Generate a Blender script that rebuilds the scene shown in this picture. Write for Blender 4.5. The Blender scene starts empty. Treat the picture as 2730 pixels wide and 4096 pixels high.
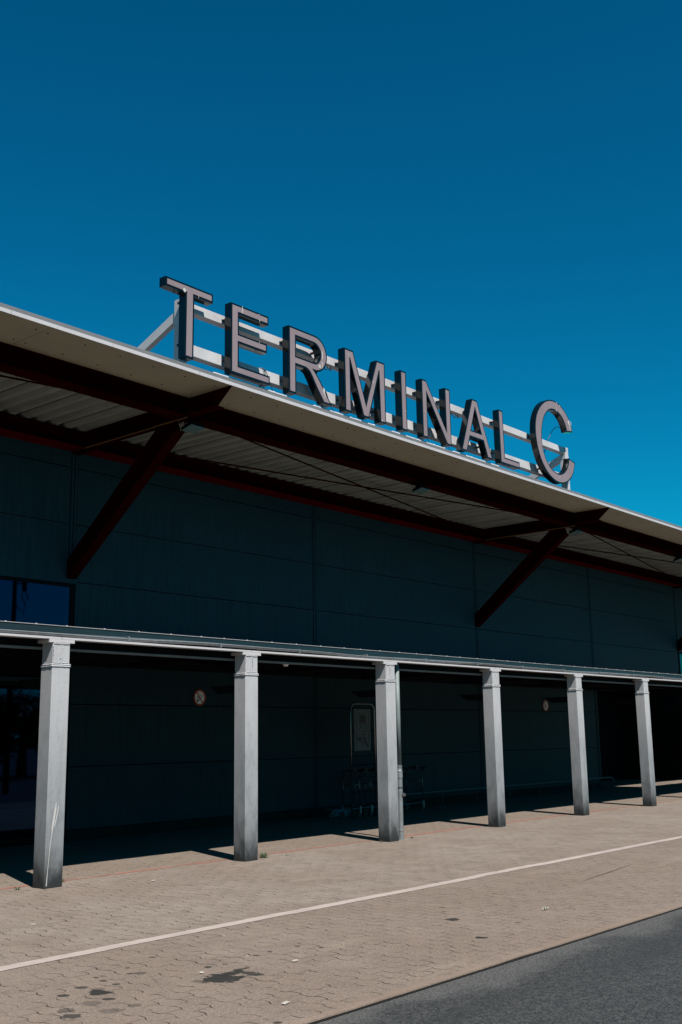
import bpy, bmesh, math, random
from mathutils import Vector, Matrix
from mathutils.geometry import tessellate_polygon
random.seed(7)
R = math.radians
S = bpy.context.scene
COL = S.collection

# ------------------------------------------------------------------ camera
CAM = Vector((-8.230, -11.682, 1.756))
yaw, pit, rol = R(50.0513), R(11.6623), R(-0.8961)
f = Vector((math.sin(yaw)*math.cos(pit), math.cos(yaw)*math.cos(pit), math.sin(pit)))
s0 = Vector((math.cos(yaw), -math.sin(yaw), 0)); u0 = s0.cross(f)
sr = s0*math.cos(rol)+u0*math.sin(rol); up = -s0*math.sin(rol)+u0*math.cos(rol)
cd = bpy.data.cameras.new('camera'); cam = bpy.data.objects.new('camera', cd); COL.objects.link(cam)
cam.matrix_world = Matrix(((sr.x, up.x, -f.x, CAM.x), (sr.y, up.y, -f.y, CAM.y), (sr.z, up.z, -f.z, CAM.z), (0, 0, 0, 1)))
cd.sensor_fit = 'VERTICAL'; cd.sensor_height = 36; cd.sensor_width = 36; cd.lens = 36*4350/4096
cd.clip_start = .1; cd.clip_end = 3000
S.camera = cam

# ------------------------------------------------------------------ sky, sun, exposure
SUN = Vector((-.398, -1, 1.63)).normalized()
w = bpy.data.worlds.new('World'); S.world = w; w.use_nodes = True
nt = w.node_tree; nt.nodes.clear()
sky = nt.nodes.new('ShaderNodeTexSky'); sky.sky_type = 'NISHITA'; sky.sun_disc = False
sky.sun_elevation = math.asin(SUN.z); sky.sun_rotation = math.atan2(SUN.x, SUN.y)
sky.altitude = 0; sky.air_density = 1.0; sky.dust_density = 0.3; sky.ozone_density = 3.0
gam = nt.nodes.new('ShaderNodeGamma'); gam.inputs[1].default_value = 1.36
tint = nt.nodes.new('ShaderNodeMix'); tint.data_type = 'RGBA'; tint.blend_type = 'MULTIPLY'
tint.inputs[0].default_value = 1; tint.inputs[7].default_value = (.008, .515, .535, 1)
bg = nt.nodes.new('ShaderNodeBackground'); bg.inputs[1].default_value = .05
out = nt.nodes.new('ShaderNodeOutputWorld')
nt.links.new(sky.outputs[0], gam.inputs[0]); nt.links.new(gam.outputs[0], tint.inputs[6])
nt.links.new(tint.outputs[2], bg.inputs[0]); nt.links.new(bg.outputs[0], out.inputs[0])
sl = bpy.data.lights.new('sun', 'SUN'); sl.energy = 5.0; sl.angle = R(.5); sl.color = (1, .93, .86)
so = bpy.data.objects.new('sun', sl); COL.objects.link(so); so.location = (-20, -40, 60)
so.rotation_euler = (-SUN).to_track_quat('-Z', 'Y').to_euler()
S.view_settings.view_transform = 'Standard'; S.view_settings.look = 'None'
S.view_settings.exposure = .95; S.view_settings.gamma = 1

# ------------------------------------------------------------------ materials
class NT:
    def __init__(s, name):
        s.m = bpy.data.materials.new(name); s.m.use_nodes = True; s.n = s.m.node_tree.nodes; s.l = s.m.node_tree.links
        s.b = s.n['Principled BSDF']
        g = s.n.new('ShaderNodeNewGeometry'); s.pos = g.outputs['Position']
    def mk(s, t, **k):
        o = s.n.new(t)
        for a, b in k.items(): setattr(o, a, b)
        return o
    def link(s, a, b): s.l.new(a, b)
    def put(s, sock, v):
        if hasattr(v, 'links') or isinstance(v, bpy.types.NodeSocket): s.l.new(v, sock)
        else: sock.default_value = v
    def math(s, op, a, b=0.0, c=0.0, clamp=False):
        o = s.mk('ShaderNodeMath', operation=op, use_clamp=clamp)
        s.put(o.inputs[0], a)
        s.put(o.inputs[1], b)
        if op in ('MULTIPLY_ADD', 'WRAP', 'COMPARE', 'SMOOTH_MIN'): s.put(o.inputs[2], c)
        return o.outputs[0]
    def noise(s, scale, detail=3, rough=.5, vec=None, stretch=None, dist=0):
        v = vec or s.pos
        if stretch:
            m = s.mk('ShaderNodeMapping'); s.link(v, m.inputs[0]); m.inputs['Scale'].default_value = stretch; v = m.outputs[0]
        o = s.mk('ShaderNodeTexNoise'); s.link(v, o.inputs['Vector'])
        o.inputs['Scale'].default_value = scale; o.inputs['Detail'].default_value = detail; o.inputs['Roughness'].default_value = rough
        o.inputs['Distortion'].default_value = dist
        return o.outputs[0]
    def step(s, v, a, b, lo=0.0, hi=1.0):
        o = s.mk('ShaderNodeMapRange', interpolation_type='SMOOTHSTEP'); s.put(o.inputs[0], v)
        o.inputs[1].default_value = a; o.inputs[2].default_value = b; o.inputs[3].default_value = lo; o.inputs[4].default_value = hi
        return o.outputs[0]
    def mix(s, fac, a, b, mode='MIX'):
        o = s.mk('ShaderNodeMix', data_type='RGBA', blend_type=mode)
        s.put(o.inputs[0], fac)
        for i, v in ((6, a), (7, b)):
            if isinstance(v, (tuple, list)): o.inputs[i].default_value = (*v[:3], 1)
            else: s.l.new(v, o.inputs[i])
        return o.outputs[2]
    def xyz(s, vec=None):
        o = s.mk('ShaderNodeSeparateXYZ'); s.link(vec or s.pos, o.inputs[0]); return o.outputs
    def bump(s, h, strength=.3, dist=.01):
        o = s.mk('ShaderNodeBump'); o.inputs['Strength'].default_value = strength; o.inputs['Distance'].default_value = dist
        s.link(h, o.inputs['Height']); s.link(o.outputs[0], s.b.inputs['Normal'])
    def done(s, col, rough=.6, metal=0.0, spec=None):
        K = 1/2.41*getattr(s, 'gain', 1.0)
        if isinstance(col, (tuple, list)): col = tuple(v*K for v in col[:3])
        else: col = s.mix(1.0, col, (K, K, K), 'MULTIPLY')
        if isinstance(col, (tuple, list)): s.b.inputs['Base Color'].default_value = (*col[:3], 1)
        else: s.l.new(col, s.b.inputs['Base Color'])
        s.put(s.b.inputs['Roughness'], rough); s.put(s.b.inputs['Metallic'], metal)
        if spec is not None: s.b.inputs['Specular IOR Level'].default_value = spec
        return s.m

def worn(name, col, rough=.55, metal=0.0, amt=.25, scale=3.0, spec=None, stretch=None, bump=0):
    t = NT(name)
    a = t.noise(scale, 5, .6, stretch=stretch); b = t.noise(scale*11, 3, .6)
    k = t.math('ADD', t.math('MULTIPLY', a, .7), t.math('MULTIPLY', b, .3))
    dark = tuple(c*(1-amt) for c in col); lite = tuple(c*(1+amt) for c in col)
    c = t.mix(t.step(k, .3, .7), dark, lite)
    if bump: t.bump(t.noise(scale*9, 3), bump, .01)
    return t.done(c, rough, metal, spec)

M = {}
M['red'] = worn('dark_red_paint', (.042, .0022, .0022), .75, amt=.3, scale=1.5, spec=.0)
M['red_bright'] = worn('bright_red_paint', (.16, .003, .004), .7, amt=.25, scale=1.5, spec=.0)
M['soffit'] = worn('soffit_board', (.62, .51, .33), .7, amt=.08, scale=.8)
M['deck'] = worn('roof_deck_metal', (.52, .50, .41), .6, amt=.18, scale=1.2, stretch=(4, .6, 1))
M['white_metal'] = worn('white_coated_metal', (.84, .83, .85), .5, amt=.07, scale=2)
M['grey_metal'] = worn('grey_coated_metal', (.27, .275, .28), .5, amt=.1, scale=2)
M['frame'] = worn('galvanised_frame_paint', (.86, .86, .88), .5, amt=.12, scale=2.2)
M['letter_side'] = worn('letter_box_black_green', (.004, .009, .011), .12, amt=.35, scale=2, spec=.45)
M['flash'] = worn('white_sealing_strip', (.86, .86, .85), .6, amt=.06, scale=6, bump=.5)
M['dropping'] = worn('bird_dropping_white', (.82, .81, .78), .8, amt=.08, scale=30)
M['black'] = worn('black_rubber', (.008, .008, .009), .5, amt=.3)
M['dark'] = worn('dark_paint', (.009, .010, .013), .7, amt=.3, spec=.06)
M['ceiling'] = worn('canopy_ceiling_slats', (.028, .022, .020), .7, amt=.3, spec=.06)
M['teal'] = worn('dark_teal_fascia', (.008, .036, .046), .5, amt=.18, scale=2, stretch=(1, 1, 3))
M['galv'] = worn('galvanised_steel', (.50, .54, .56), .42, .55, amt=.2, scale=9)
M['lightgrey'] = worn('light_grey_paint', (.30, .33, .34), .55, amt=.15, scale=3)
M['pipe'] = worn('downpipe_grey', (.26, .33, .33), .6, .0, amt=.15, scale=4)
M['steel'] = worn('stainless_steel', (.55, .56, .57), .25, .9, amt=.1)
M['conduit'] = worn('orange_conduit', (.38, .17, .04), .5, amt=.2)
M['plinth'] = worn('concrete_plinth', (.035, .035, .035), .8, amt=.3, spec=.08)
M['sign_white'] = worn('sign_white', (1.85, 1.95, 2.0), .5, amt=.06)
M['rail'] = worn('rail_paint', (.17, .24, .26), .5, amt=.2)
M['railpost'] = worn('rail_post_paint', (.05, .06, .065), .6, amt=.2)
M['stand_panel'] = worn('shaded_sign_panel', (.16, .20, .21), .6, amt=.12)  # light panel, with the deep shade put into its grey
M['sign_red'] = worn('sign_red', (.75, .08, .04), .5, amt=.06)
M['sign_black'] = worn('sign_black', (.012, .013, .014), .5, amt=.1)
M['bag'] = worn('blue_white_plastic', (.20, .42, .55), .4, amt=.2, scale=20)
M['leaf'] = worn('weed_leaf', (.05, .09, .025), .6, amt=.4, scale=40)
M['bark'] = worn('tree_bark', (.07, .055, .04), .9, amt=.3, scale=8)
M['foliage'] = worn('tree_foliage', (.045, .085, .025), .7, amt=.4, scale=2)
M['paper'] = worn('paper_scrap', (.60, .56, .50), .8, amt=.05)
M['butt'] = worn('cigarette_paper', (.72, .66, .55), .8, amt=.05)
t = NT('letter_face'); a = t.noise(2.2, 4, .6, stretch=(1, 1, .35)); b = t.noise(160, 2)
c = t.mix(t.step(a, .3, .7), (.385, .315, .34), (.44, .36, .385)); c = t.mix(t.math('MULTIPLY', t.step(b, .45, .6), .12), c, (.33, .27, .28))
M['face'] = t.done(c, .55, 0, .3)
t = NT('window_glass'); t.b.inputs['IOR'].default_value = 1.6
t.bump(t.noise(.8, 1), .05, .02)
t.b.inputs['Specular Tint'].default_value = (.10, .35, .9, 1)
M['glass'] = t.done((.001, .002, .004), .02, 0, .42)
t = NT('lamp_glass'); M['lampglass'] = t.done((.20, .32, .30), .12, 0, .8)

# teal cladding: fine horizontal ribs, vertical run-off streaks, dust specks
t = NT('wall_cladding'); x, y, z = t.xyz()
rib = t.math('SINE', t.math('MULTIPLY', z, 2*math.pi/.028))
st = t.noise(3.0, 4, .65, stretch=(6, 1, .25)); big = t.noise(.35, 2)
c = t.mix(t.step(st, .3, .75), (.009, .058, .080), (.017, .092, .120))
c = t.mix(t.math('MULTIPLY', t.step(big, .35, .7), .35), c, (.010, .062, .100))
spk = t.noise(38, 1, .5, stretch=(2.5, 1, .5)); c = t.mix(t.step(spk, .77, .8), c, (.16, .24, .26))
t.bump(rib, .35, .006)
M['clad'] = t.done(c, .55, .0, .14)

# steel columns: silvery paint, greyer from mid height down, with grime climbing up from the foot
def column_mat(name):
    t = NT(name); x, y, z = t.xyz()
    n1 = t.noise(2.0, 5, .65, stretch=(1, 1, .35)); n2 = t.noise(7, 5, .65, stretch=(1, 1, .45)); n3 = t.noise(70, 3, .6, stretch=(1, 1, .4))
    c = t.mix(t.step(n1, .3, .7), (.80, .805, .83), (.92, .925, .95))
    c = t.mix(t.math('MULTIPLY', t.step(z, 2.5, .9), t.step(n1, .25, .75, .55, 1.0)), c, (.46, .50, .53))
    c = t.mix(t.math('MULTIPLY', t.step(n3, .52, .72), .3), c, (.25, .28, .29))
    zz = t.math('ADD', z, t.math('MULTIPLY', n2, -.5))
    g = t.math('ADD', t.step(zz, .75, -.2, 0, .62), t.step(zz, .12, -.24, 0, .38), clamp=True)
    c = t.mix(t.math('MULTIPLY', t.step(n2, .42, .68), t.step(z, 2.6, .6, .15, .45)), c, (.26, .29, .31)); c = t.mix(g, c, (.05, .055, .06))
    scr = t.noise(14, 2, .5, stretch=(1, 1, 6), dist=1.5); c = t.mix(t.math('MULTIPLY', t.step(scr, .66, .70), t.step(z, 1.3, .4, 0, .55)), c, (.14, .15, .16))
    return t.done(c, t.step(n2, .3, .7, .42, .6), .15, .3)
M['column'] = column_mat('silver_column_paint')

# paving: interlocking I-shaped concrete blocks
def paving():
    t = NT('block_paving'); t.gain = 1.40; x, y, z = t.xyz()
    w1 = t.noise(1.7, 2); xw = t.math('ADD', x, t.math('MULTIPLY', w1, .05)); yw = t.math('ADD', y, t.math('MULTIPLY', t.noise(2.3, 2), .04))
    X = t.math('DIVIDE', xw, .157); V = t.math('DIVIDE', yw, .236)
    kb = t.math('ROUND', X); par = t.math('MULTIPLY_ADD', t.math('PINGPONG', kb, 1.0), 2.0, -1.0)
    tri = t.math('MULTIPLY_ADD', t.math('PINGPONG', V, .5), 4.0, -1.0)
    wv = t.math('MAXIMUM', t.math('MINIMUM', t.math('MULTIPLY', tri, 2.2), 1.0), -1.0)
    off = t.math('MULTIPLY', t.math('MULTIPLY', wv, par), .12)
    X2 = t.math('SUBTRACT', X, off)
    d1 = t.math('ABSOLUTE', t.math('SUBTRACT', X2, kb))
    kc = t.math('FLOOR', X2); cp = t.math('PINGPONG', kc, 1.0)
    V2 = t.math('MULTIPLY_ADD', cp, .5, V)
    fr = t.math('FRACT', t.math('ADD', V2, .25)); d2 = t.math('ABSOLUTE', t.math('SUBTRACT', fr, .5)); 
    vis = t.noise(2.6, 4, .7); vis2 = t.noise(7.0, 3, .6)
    vv = t.math('ADD', t.math('MULTIPLY', vis, .4), t.math('MULTIPLY', vis2, .6))
    wid = t.step(vv, .40, .62, .012, .055)
    j1 = t.math('MULTIPLY', t.step(t.math('DIVIDE', d1, wid), 1.0, .45), t.step(vv, .42, .58, .10, 1.0))
    j2 = t.math('MULTIPLY', t.step(d2, .022, .008), t.step(vis, .40, .60, .05, .7))
    jj = t.math('MAXIMUM', j1, j2)
    # per block tone
    cell = t.mk('ShaderNodeCombineXYZ'); t.link(kc, cell.inputs[0]); t.link(t.math('FLOOR', t.math('ADD', V2, .25)), cell.inputs[1])
    wn = t.mk('ShaderNodeTexWhiteNoise', noise_dimensions='3D'); t.link(cell.outputs[0], wn.inputs[0])
    big = t.noise(.55, 4, .6); mid = t.noise(3.0, 5, .65); fine = t.noise(170, 2, .7); fine2 = t.noise(60, 2, .6)
    zone = t.step(t.math('ADD', y, t.math('MULTIPLY', big, .6)), -3.6, -3.1)   # worn strip beyond the white line is a shade paler
    c = t.mix(zone, (.264, .212, .177), (.305, .260, .220))
    c = t.mix(t.step(t.math('ADD', y, t.math('MULTIPLY', mid, .3)), .45, .75), c, (.255, .215, .175))
    c = t.mix(t.math('MULTIPLY', wn.outputs[0], .32), c, (.19, .155, .13))
    c = t.mix(t.step(big, .40, .62, 0, .5), c, (.215, .165, .13))
    c = t.mix(t.step(mid, .47, .66, 0, .45), c, (.17, .14, .115))
    c = t.mix(t.step(t.noise(.9, 5, .7, stretch=(.5, 1.4, 1)), .55, .7, 0, .4), c, (.36, .30, .245))
    fine3 = t.noise(34, 4, .75)
    c = t.mix(t.step(fine, .44, .58, 0, .30), c, (.13, .11, .10)); c = t.mix(t.step(fine2, .54, .66, 0, .5), c, (.44, .38, .33)); c = t.mix(t.step(fine3, .50, .64, 0, .5), c, (.13, .105, .09))
    kerb = t.step(t.math('ADD', y, t.math('MULTIPLY', mid, .10)), -6.59, -6.66); c = t.mix(t.math('MULTIPLY', kerb, .3), c, (.29, .22, .17))
    jj = t.math('MULTIPLY', jj, t.math('SUBTRACT', 1.0, t.math('MULTIPLY', kerb, .9)))
    c = t.mix(t.math('MULTIPLY', jj, .95), c, (.022, .020, .019))
    # spots of chewing gum and oil
    vo = t.mk('ShaderNodeTexVoronoi'); t.link(t.pos, vo.inputs['Vector']); vo.inputs['Scale'].default_value = 3.2; vo.inputs['Randomness'].default_value = 1
    sep = t.mk('ShaderNodeSeparateColor'); t.link(vo.outputs['Color'], sep.inputs[0])
    rad = t.step(sep.outputs[0], .3, 1.0, .0, .12)
    spot = t.math('MULTIPLY', t.math('GREATER_THAN', rad, t.math('ADD', vo.outputs['Distance'], t.math('MULTIPLY', fine2, .03))), t.step(sep.outputs[1], .35, .75, 0, .75))
    c = t.mix(t.math('MULTIPLY', spot, t.step(y, -3.2, -3.9, .35, 1)), c, (.06, .055, .05))
    vo2 = t.mk('ShaderNodeTexVoronoi'); t.link(t.pos, vo2.inputs['Vector']); vo2.inputs['Scale'].default_value = 2.1
    sp2 = t.math('LESS_THAN', t.math('ADD', vo2.outputs['Distance'], t.math('MULTIPLY', fine2, .05)), .05); c = t.mix(t.math('MULTIPLY', sp2, .55), c, (.55, .52, .49))
    dn = t.math('MULTIPLY', t.math('SUBTRACT', t.noise(9, 4, .65), .5), 2.4)
    for (sx, sy, rx, ry, k) in STAINS:
        ax = t.math('DIVIDE', t.math('SUBTRACT', x, sx), rx); ay = t.math('DIVIDE', t.math('SUBTRACT', y, sy), ry)
        d = t.math('SQRT', t.math('ADD', t.math('MULTIPLY', ax, ax), t.math('MULTIPLY', ay, ay)))
        c = t.mix(t.step(t.math('ADD', d, dn), 1.05, .85, 0, k), c, (.026, .028, .027))
    h = t.math('ADD', t.math('MULTIPLY', jj, -1.0), t.math('MULTIPLY', fine, .25))
    t.bump(h, .55, .012)
    return t.done(c, .9, 0, .1)
STAINS = [(-2.20,-5.40,.14,.16,.95), (-2.03,-5.33,.13,.07,.92), (-1.95,-5.47,.05,.11,.85), (-1.90,-5.28,.09,.03,.8), (-2.36,-5.36,.06,.08,.5),
          (-3.04,-5.03,.075,.095,.95), (-2.98,-4.93,.05,.05,.45), (-3.12,-5.23,.045,.045,.85), (-3.01,-4.79,.045,.045,.7), (-3.57,-5.42,.07,.07,.8),
          (-2.74,-4.60,.025,.03,.8), (-2.78,-4.74,.03,.035,.8), (-2.50,-4.69,.03,.03,.85), (-2.44,-4.76,.05,.045,.6), (-3.25,-4.90,.045,.05,.85),
          (-2.37,-4.51,.025,.03,.8), (-2.80,-4.90,.03,.035,.8), (-3.32,-5.53,.07,.08,.4), (-3.14,-5.53,.05,.05,.5), (-3.27,-5.24,.07,.07,.4), (-3.50,-5.27,.06,.07,.55),
          (-1.98,-4.35,.035,.035,.6), (-2.69,-4.60,.03,.03,.5), (-1.98,-5.01,.03,.03,.85), (-1.82,-5.04,.03,.03,.7), (-1.42,-4.99,.03,.03,.9), (-1.23,-4.97,.02,.02,.9),
          (-2.89,-6.62,.03,.03,.85), (-.92,-5.0,.025,.025,.85), (-.86,-5.21,.025,.025,.85), (-1.11,-5.26,.02,.02,.85), (.97,-5.31,.075,.07,.92), (.31,-6.06,.06,.06,.95),
          (1.53,-4.80,.045,.04,.6), (1.31,-4.97,.03,.03,.6), (2.7,-4.69,.035,.035,.5), (1.18,-5.92,.05,.03,.5)]
M['paving'] = paving()

t = NT('asphalt'); x, y, z = t.xyz()
n = t.noise(1.2, 4, .6); fi = t.noise(55, 3, .8); fj = t.noise(210, 2, .8)
c = t.mix(t.step(t.math('ADD', t.math('MULTIPLY', fi, .6), t.math('MULTIPLY', t.noise(24, 4, .8), .4)), .44, .57), (.020, .024, .026), (.100, .105, .107)); c = t.mix(t.step(fj, .66, .78, 0, .8), c, (.22, .22, .22))
e = t.step(t.math('ADD', y, t.math('MULTIPLY', t.math('SUBTRACT', n, .5), 1.2)), -7.20, -6.85); c = t.mix(t.math('MULTIPLY', e, t.step(fi, .38, .6, .15, .5)), c, (.25, .245, .235))
c = t.mix(t.step(t.noise(.9, 3, .5, stretch=(.35, 2.0, 1)), .45, .7, 0, .45), c, (.030, .034, .036))
vo = t.mk('ShaderNodeTexVoronoi'); t.link(t.pos, vo.inputs['Vector']); vo.inputs['Scale'].default_value = 3.0
c = t.mix(t.math('MULTIPLY', t.math('LESS_THAN', t.math('ADD', vo.outputs['Distance'], t.math('MULTIPLY', fi, .05)), .085), .6), c, (.012, .012, .012))
t.bump(fi, .6, .01)
M['asphalt'] = t.done(c, .8, 0, .3)
def paint(name, col, holes):
    t = NT(name); n = t.noise(24, 4, .7); m = t.noise(2.2, 3, .6)
    c = t.mix(t.step(m, .3, .7), tuple(v*.86 for v in col), col); c = t.mix(t.step(n, .62, .66, 0, .8), c, (.27, .22, .19))
    t.done(c, .75, 0, .3)
    if holes:
        x, y, z = t.xyz()
        a = t.step(t.math('ADD', t.math('MULTIPLY', t.noise(1.1, 5, .7, stretch=(1, 3, 1)), .6), t.math('MULTIPLY', t.noise(30, 3, .7), .4)), .40, .54, .15, .95)
        a = t.math('MULTIPLY', a, t.step(t.math('ABSOLUTE', t.math('SUBTRACT', t.math('ADD', y, t.math('MULTIPLY', t.math('SUBTRACT', t.noise(6, 3), .5), .05)), .45)), .085, .02, 0, .75))
        t.link(a, t.b.inputs['Alpha'])
    return t.m
M['white_paint'] = paint('white_road_paint', (.66, .57, .52), False)
M['red_paint'] = paint('red_road_paint', (.68, .27, .20), True)

# ------------------------------------------------------------------ mesh helpers
class MB:
    def __init__(s): s.bm = bmesh.new()
    def box(s, a, b):
        x0, y0, z0 = a; x1, y1, z1 = b
        v = [s.bm.verts.new(p) for p in ((x0,y0,z0),(x1,y0,z0),(x1,y1,z0),(x0,y1,z0),(x0,y0,z1),(x1,y0,z1),(x1,y1,z1),(x0,y1,z1))]
        for q in ((3,2,1,0),(4,5,6,7),(0,1,5,4),(1,2,6,5),(2,3,7,6),(3,0,4,7)): s.bm.faces.new([v[i] for i in q])
        return s
    def hexa(s, p):   # 8 corners, same order as box
        v = [s.bm.verts.new(q) for q in p]
        for q in ((3,2,1,0),(4,5,6,7),(0,1,5,4),(1,2,6,5),(2,3,7,6),(3,0,4,7)): s.bm.faces.new([v[i] for i in q])
        return s
    def bar(s, a, b, w, h, upv=(0, 0, 1)):
        a, b = Vector(a), Vector(b); d = (b-a).normalized(); r = d.cross(Vector(upv))
        if r.length < 1e-4: r = Vector((1, 0, 0))
        r.normalize(); u = r.cross(d)
        P = []
        for base in (a, b):
            P.append([base+r*sx*w/2+u*sz*h/2 for sx, sz in ((-1,-1),(1,-1),(1,1),(-1,1))])
        v = [[s.bm.verts.new(p) for p in row] for row in P]
        for i in range(4): s.bm.faces.new((v[0][i], v[0][(i+1)%4], v[1][(i+1)%4], v[1][i]))
        s.bm.faces.new(v[0][::-1]); s.bm.faces.new(v[1])
        return s
    def tube(s, pts, r, n=10, caps=True, radii=None):
        pts = [Vector(p) for p in pts]; rings = []
        ref = Vector((0, 0, 1))
        for i, p in enumerate(pts):
            d = (pts[min(i+1, len(pts)-1)]-pts[max(i-1, 0)]).normalized()
            a = d.cross(ref)
            if a.length < .1: a = d.cross(Vector((1, 0, 0)))
            a.normalize(); b = a.cross(d); rr = radii[i] if radii else r
            rings.append([s.bm.verts.new(p+a*math.cos(2*math.pi*k/n)*rr+b*math.sin(2*math.pi*k/n)*rr) for k in range(n)])
        for i in range(len(rings)-1):
            for k in range(n): s.bm.faces.new((rings[i][k], rings[i][(k+1)%n], rings[i+1][(k+1)%n], rings[i+1][k]))
        if caps: s.bm.faces.new(rings[0][::-1]); s.bm.faces.new(rings[-1])
        return s
    def prism(s, loops, fn, d0, d1):
        """loops of (u,v): first is the outline, the rest holes; fn(u,v,d) -> point"""
        flat = [[Vector((u, v, 0)) for u, v in L] for L in loops]
        tris = tessellate_polygon(flat)
        pts = [p for L in flat for p in L]
        A = [s.bm.verts.new(fn(p.x, p.y, d0)) for p in pts]; B = [s.bm.verts.new(fn(p.x, p.y, d1)) for p in pts]
        for a, b, c in tris:
            if len({a, b, c}) < 3: continue
            for T in ((A[a], A[b], A[c]), (B[c], B[b], B[a])):
                try: s.bm.faces.new(T)
                except ValueError: pass
        o = 0
        for L in loops:
            n = len(L)
            for i in range(n):
                j = (i+1) % n
                try: s.bm.faces.new((A[o+i], A[o+j], B[o+j], B[o+i]))
                except ValueError: pass
            o += n
        return s
    def disc(s, c, r, y0, y1, n=32, inner=0):
        L = [[(c[0]+r*math.cos(2*math.pi*k/n), c[1]+r*math.sin(2*math.pi*k/n)) for k in range(n)]]
        if inner: L.append([(c[0]+inner*math.cos(-2*math.pi*k/n), c[1]+inner*math.sin(-2*math.pi*k/n)) for k in range(n)])
        return s.prism(L, lambda u, v, d: (u, d, v), y0, y1)
    def build(s, name, mat, parent=None, bevel=0, smooth=False, label=None):
        bmesh.ops.recalc_face_normals(s.bm, faces=s.bm.faces[:])
        me = bpy.data.meshes.new(name); s.bm.to_mesh(me); s.bm.free()
        if smooth:
            for p in me.polygons: p.use_smooth = True
        me.materials.append(M[mat] if isinstance(mat, str) else mat)
        o = bpy.data.objects.new(name, me); COL.objects.link(o)
        if parent: o.parent = parent
        if bevel:
            b = o.modifiers.new('bevel', 'BEVEL'); b.width = bevel; b.segments = 2; b.limit_method = 'ANGLE'; b.angle_limit = R(35)
        if label: o['label'] = label
        return o
def tag(o, label=None, cat=None, group=None, kind=None):
    if label: o['label'] = label
    if cat: o['category'] = cat
    if group: o['group'] = group
    if kind: o['kind'] = kind
    return o
def empty(name, loc, label, cat, group=None, rz=0):
    o = bpy.data.objects.new(name, None); COL.objects.link(o); o.location = loc; o.rotation_euler = (0, 0, rz); o.empty_display_size = .2
    return tag(o, label, cat, group)
def copy_tree(o, parent=None, lvl=0):
    c = o.copy(); COL.objects.link(c)
    if parent: c.parent = parent
    for ch in list(o.children): copy_tree(ch, c, lvl+1)
    return c

# ------------------------------------------------------------------ ground
def sheet(name, x0, x1, y0, y1, z, mat, kind='structure', th=0):
    m = MB()
    if th: m.box((x0, y0, z-th), (x1, y1, z))
    else:
        v = [m.bm.verts.new(p) for p in ((x0,y0,z),(x1,y0,z),(x1,y1,z),(x0,y1,z))]; m.bm.faces.new(v)
    o = m.build(name, mat); o['kind'] = kind; return o
sheet('road', -900, 900, -900, 900, -.018, 'asphalt')
sheet('kerb_joint', -26, 70, -6.787, -6.70, -.014, 'black')
m = MB(); n = 260; tp = []
rr = random.Random(3)
for i in range(n+1):
    x = -26+i*96/n; j = rr.uniform(-.004, .004) + (-.018 if rr.random() < .03 else 0)
    tp.append((m.bm.verts.new((x, -6.765-j*1.0, 0)), m.bm.verts.new((x, -6.766-j, -.010)), m.bm.verts.new((x, 16, 0))))
for a, b in zip(tp, tp[1:]):
    m.bm.faces.new((a[0], b[0], b[2], a[2])); m.bm.faces.new((a[1], b[1], b[0], a[0]))
o = m.build('pavement', 'paving'); o['kind'] = 'structure'
def line(name, y0, y1, z, mat, jag, x0=-26, x1=70, wob=0):
    m = MB(); pr = None; x = x0; q = random.Random(11); dy = 0
    while x < x1:
        if q.random() < .10: dy = q.uniform(-wob, wob)
        a = m.bm.verts.new((x, y0+dy+q.uniform(-jag, jag), z)); b = m.bm.verts.new((x, y1+dy*.8+q.uniform(-jag, jag), z))
        if pr: m.bm.faces.new((pr[0], a, b, pr[1]))
        pr = (a, b); x += .09
    o = m.build(name, mat); o['kind'] = 'structure'; return o
line('white_line', -3.80, -3.645, .004, 'white_paint', .006, wob=.018)
line('red_line', .36, .54, .004, 'red_paint', .012, wob=.015)
m = MB(); q = random.Random(5); pr = None
for i in range(26):
    x = 4.15+i*.075; y = -5.03+i*.0105+q.uniform(-.008, .008); wd = .002+.004*math.sin(math.pi*i/25)
    a = m.bm.verts.new((x, y-wd, .004)); b = m.bm.verts.new((x, y+wd, .004))
    if pr: m.bm.faces.new((pr[0], a, b, pr[1]))
    pr = (a, b)
o = m.build('pavement_crack', 'black'); o['kind'] = 'structure'

# ------------------------------------------------------------------ terminal building
XL, XR = -14.0, 78.0
FR = [3.86+6.84*k for k in range(-2, 10)]          # mullions; a frame with strut on every second one
bld = empty('terminal_building', (0, 0, 0), 'long terminal building clad in dark teal panels with dark red eaves steelwork', 'building')
RX0, RX1 = 24.55, 31.0                              # recessed entrance bay at ground level
def wall_panel(m, x0, x1, z0, z1): m.box((x0+.008, 5.0, z0+.008), (x1-.008, 5.16, z1-.008))
m = MB(); zs = [.19, 1.295, 2.405, 3.515, 4.64, 5.725, 6.81, 7.46]
for i in range(len(FR)-1):
    x0, x1 = FR[i], FR[i+1]
    for a, b in zip(zs, zs[1:]):
        low = b < 3.6; mid = b < 4.7
        if x1 <= 3.9 and mid: continue              # glazed bays on the left
        if x0 > 31 and mid: continue
        if abs(x0-FR[5]) < .1 and low: continue     # entrance recess
        wall_panel(m, x0+.075, x1-.075, a, b)
m.build('wall_panels', 'clad', bld)
m = MB(); m.box((XL, 5.17, 0), (3.9, 5.3, 7.45)).box((3.91, 5.17, 0), (FR[5], 5.3, 7.45)).box((FR[5], 5.17, 3.52), (FR[6], 5.3, 7.45)).box((FR[6], 5.17, 0), (XR, 5.3, 7.45))
m.box((XL, 5.31, 0), (XL+.2, 15, 7.45)).box((XR-.2, 5.31, 0), (XR, 15, 7.45)).box((XL, 15, 0), (XR, 15.2, 7.45))
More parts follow.
